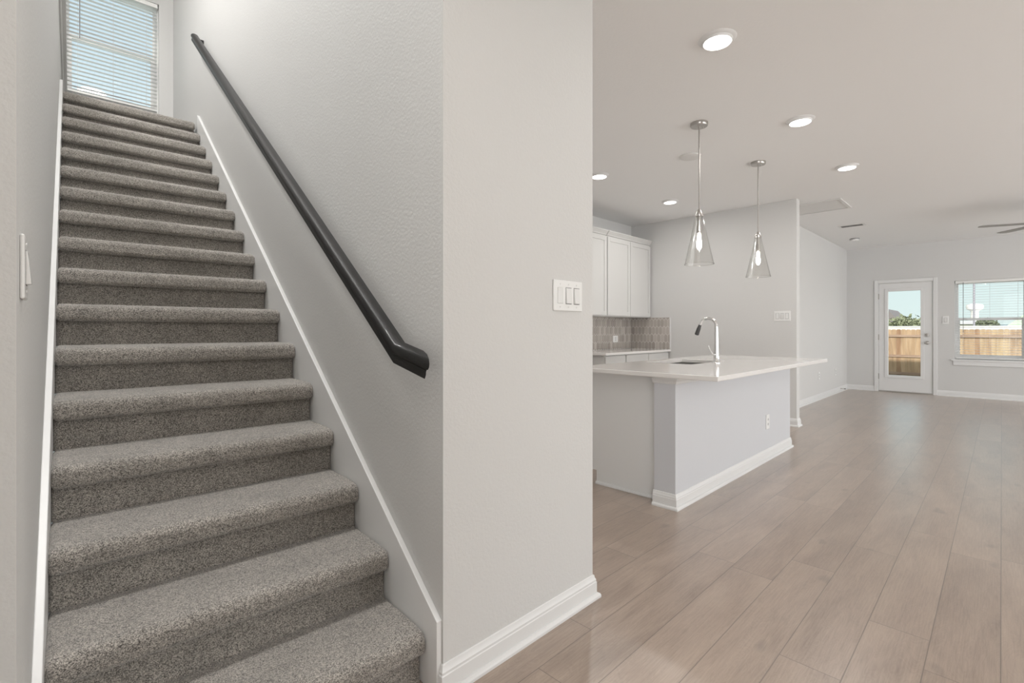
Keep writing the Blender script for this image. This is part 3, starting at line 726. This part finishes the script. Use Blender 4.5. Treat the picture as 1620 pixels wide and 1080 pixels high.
# return-air grille
rg = thing('return_air_grille', 'wide white return-air grille in the ceiling past the kitchen wall end', 'vent', (7.22, 1.79, CZ))
gw, gh = .62, .86
fr = MB(); fr.box(-gw/2, gw/2, -gh/2, -gh/2+.035, -.012, 0).box(-gw/2, gw/2, gh/2-.035, gh/2, -.012, 0).box(-gw/2, -gw/2+.035, -gh/2+.035, gh/2-.035, -.012, 0).box(gw/2-.035, gw/2, -gh/2+.035, gh/2-.035, -.012, 0)
fr.build('frame', M['vent'], rg)
lv = MB(); x = -gw/2+.05
while x < gw/2-.04:
    lv.extrude([(x+.014, -gh/2+.035, -.006), (x+.016, -gh/2+.035, -.006), (x+.002, -gh/2+.035, -.001), (x, -gh/2+.035, -.001)], (0, gh-.07, 0)); x += .016
lv.box(-gw/2+.03, gw/2-.03, -gh/2+.03, gh/2-.03, -.0008, 0)
lv.build('louvers', M['vent'], rg)
sr = thing('supply_vent', 'small white supply vent with a dark slot near the far ceiling corner', 'vent', (8.86, 1.60, CZ))
MB().box(-.09, .09, -.17, .17, -.006, 0).build('frame', M['vent'], sr, bevel=.002)
m = MB()
for k in range(4): m.box(-.055+k*.03, -.055+k*.03+.016, -.135, .135, -.0075, -.0055)
m.build('slots', M['dark'], sr)
sm = thing('smoke_detector', 'round white smoke detector close to the far ceiling corner', 'smoke detector', (10.18, 1.80, CZ))
MB().lathe([(.07, 0), (.07, -.008)], n=32).build('base', M['dark'], sm)
MB().lathe([(.066, -.008), (.068, -.030), (.058, -.040), (.02, -.042)], n=32).build('cover', M['white'], sm, smooth=True)
# ceiling fan at the right edge of the frame
fan = thing('ceiling_fan', 'grey-bladed ceiling fan reaching in at the right edge', 'ceiling fan', (8.72, -.42, CZ))
MB().lathe([(.065, 0), (.06, -.05), (.02, -.07)], n=28).build('canopy', M['nickel'], fan, smooth=True)
MB().tube([(0, 0, -.05), (0, 0, -.22)], .012, 12).build('downrod', M['nickel'], fan, smooth=True)
MB().lathe([(.03, -.19), (.085, -.21), (.10, -.25), (.10, -.31), (.08, -.34), (.05, -.35)], n=32).build('motor', M['nickel'], fan, smooth=True)
MB().lathe([(.05, -.35), (.085, -.37), (.08, -.41), (.03, -.43)], n=28).build('light_bowl', M['vent'], fan, smooth=True)
for k in range(5):
    b_ = MB()
    b_.box(.08, .18, -.02, .02, -.285, -.277)
    pl = [(.16, -.045), (.25, -.062), (.60, -.068), (.66, -.055), (.675, 0), (.66, .055), (.60, .068), (.25, .062), (.16, .045)]
    b_.prism(pl, -.290, -.283)
    o = b_.build('blade', M['fanblade'], fan); o.rotation_euler = (math.radians(0), math.radians(0), math.radians(112-72*k))

# ------------------------------------------------------------------ the yard behind
GZ = -.65
struct(MB().box(FX+.2, 90, -45, 60, GZ-.2, GZ).build('ground', M['grass']), 'lawn outside')
FXX = 23.0
fence = thing('wooden_fence', 'new cedar dog-ear picket fence across the yard behind the door', 'fence', (FXX, 2.0, GZ))
rnd = random.Random(4)
for sct in range(7):
    ya = -8.4+sct*2.4
    pm = MB(); y = ya
    while y < ya+2.38:
        h_ = 1.845+rnd.uniform(-.008, .008); w_ = .138; ear = .03
        pm.cur = rnd.choice((0, 0, 1, 1, 2))
        pm.extrude([(0, y, 0), (0, y+w_, 0), (0, y+w_, h_-ear), (0, y+w_-ear, h_), (0, y+ear, h_), (0, y, h_-ear)], (.018, 0, 0)); y += .1412
    pm.build('picket_panel', FENCE, fence)
    for z in (.22, .86, 1.60): MB().box(-.042, -.001, ya, ya+2.4, z-.045, z+.045).build('rail', M['railwood'], fence)
for k in range(8): MB().box(.02, .11, -8.45+k*2.4, -8.36+k*2.4, -.1, 1.7).build('post', M['railwood'], fence)
wf = thing('neighbour_fence', 'long pale white fence line showing just above the cedar fence', 'fence', (33, 2, GZ))
MB().box(0, .05, -12, 14, .05, 1.97).build('boards', M['siding'], wf); MB().box(-.03, .08, -12, 14, 1.97, 2.03).build('cap_rail', M['siding'], wf)

def tree(x, y, h_, r, label, m_, seed):
    t = thing('tree', label, 'tree', (x, y, GZ), 0, 'trees beyond the fence'); rn = random.Random(seed)
    MB().tube([(0, 0, 0), (.05, .03, h_*.35), (.0, .1, h_*.6)], [.16, .12, .06], 10).build('trunk', M['bark'], t, smooth=True)
    m = MB()
    for i in range(1500):
        a, b_ = rn.uniform(0, 2*math.pi), math.acos(rn.uniform(-1, 1)); q = r*rn.random()**.4*(1+.25*math.sin(3*a+seed))
        c_ = Vector((q*math.cos(a)*math.sin(b_), q*math.sin(a)*math.sin(b_), h_-r*.85+q*.85*math.cos(b_)))
        d1 = Vector((rn.uniform(-1, 1), rn.uniform(-1, 1), rn.uniform(-1, 1))).normalized(); d2 = d1.cross(Vector((rn.uniform(-1, 1), rn.uniform(-1, 1), rn.uniform(-1, 1)))).normalized()
        s_ = rn.uniform(.09, .2)
        m.add([c_+d1*s_, c_+d2*s_*.5, c_-d1*s_, c_-d2*s_*.5], [(0, 1, 2, 3)])
    m.build('crown', m_, t)
def at(px, X): # house Y on the plane X for a photo column
    k = (px-810)/773.6; c_, s_ = math.cos(YAW), math.sin(YAW); return X*(c_-k*s_)/(s_+k*c_)
tree(44, at(1432, 44), 2.75, 1.1, 'pale leafy tree beyond the fence, tallest seen through the door', M['leaf2'], 1)
tree(48, at(1451, 48), 2.7, 1.2, 'dark tree beyond the fence at the right of the door glass', M['leaf'], 2)
tree(52, at(1417, 52), 2.35, .9, 'dark low tree under the grey roof seen through the door', M['leaf'], 3)
tree(58, at(1563, 58), 2.75, .7, 'small dark tree beside the white house seen through the window', M['leaf'], 4)
def house(X, pxa, pxb, z_e, z_r, wallm, roofm, label, gable=True, depth=8):
    ya, yb = sorted((at(pxa, X), at(pxb, X))); t = thing('house', label, 'house', (X, (ya+yb)/2, GZ)); hw = (yb-ya)/2
    MB().box(0, depth, -hw, hw, 0, z_e-GZ).build('wall', wallm, t)
    e = .4; m = MB()
    m.extrude([(-e, -hw-e, z_e-GZ-.05), (-e, hw+e, z_e-GZ-.05), (-e, hw*.0, z_r-GZ)], (depth+2*e, 0, 0)) if gable else m.extrude([(-e, -hw-e, z_e-GZ), (depth/2, -hw-e, z_r-GZ), (depth+e, -hw-e, z_e-GZ)], (0, 2*hw+2*e, 0))
    m.build('roof', roofm, t)
    MB().box(-.03, .0, -hw*.3, hw*.1, z_e-GZ-1.6, z_e-GZ-.5).build('window', M['blueroof'], t)
    return t
house(70, 1385, 1422, 1.9, 3.6, M['blueroof'], M['shingle'], 'house with a grey gable roof at the left of the door glass')
house(64, 1510, 1557, 1.75, 2.1, M['siding'], M['siding'], 'low white house beyond the fence seen through the window', False)
house(92, 1560, 1598, 1.3, 1.95, M['siding'], M['blueroof'], 'house with a slate blue roof low in the window', False)
house(72, 1588, 1660, 1.1, 2.9, M['siding'], M['greenroof'], 'house with a pale green roof at the right of the window', True)
TX = 420; ty = at(1542, TX); k = (1542-810)/773.6; td = TX/(math.cos(YAW)*k+math.sin(YAW)); pxm = td/773.6
wt = thing('water_tower', 'white water tower with a bulb tank on a single stem far off', 'water tower', (TX, ty, GZ))
MB().lathe([(5.6*pxm, 0), (5.0*pxm, 24*pxm), (4.6*pxm, 34*pxm), (6.5*pxm, 37*pxm)], n=24).build('stem', M['tower'], wt, smooth=True)
MB().lathe([(6*pxm, 35.5*pxm), (9.6*pxm, 38*pxm), (10.6*pxm, 42*pxm), (9.6*pxm, 45*pxm), (5*pxm, 46.5*pxm), (1*pxm, 47*pxm)], n=28).build('tank', M['tower'], wt, smooth=True)
up_ = thing('utility_pole', 'thin grey utility pole standing in front of the water tower', 'pole', (40, at(1541, 40), GZ))
MB().tube([(0, 0, 0), (0, 0, 9)], [.055, .045], 12).build('shaft', M['pole'], up_, smooth=True)
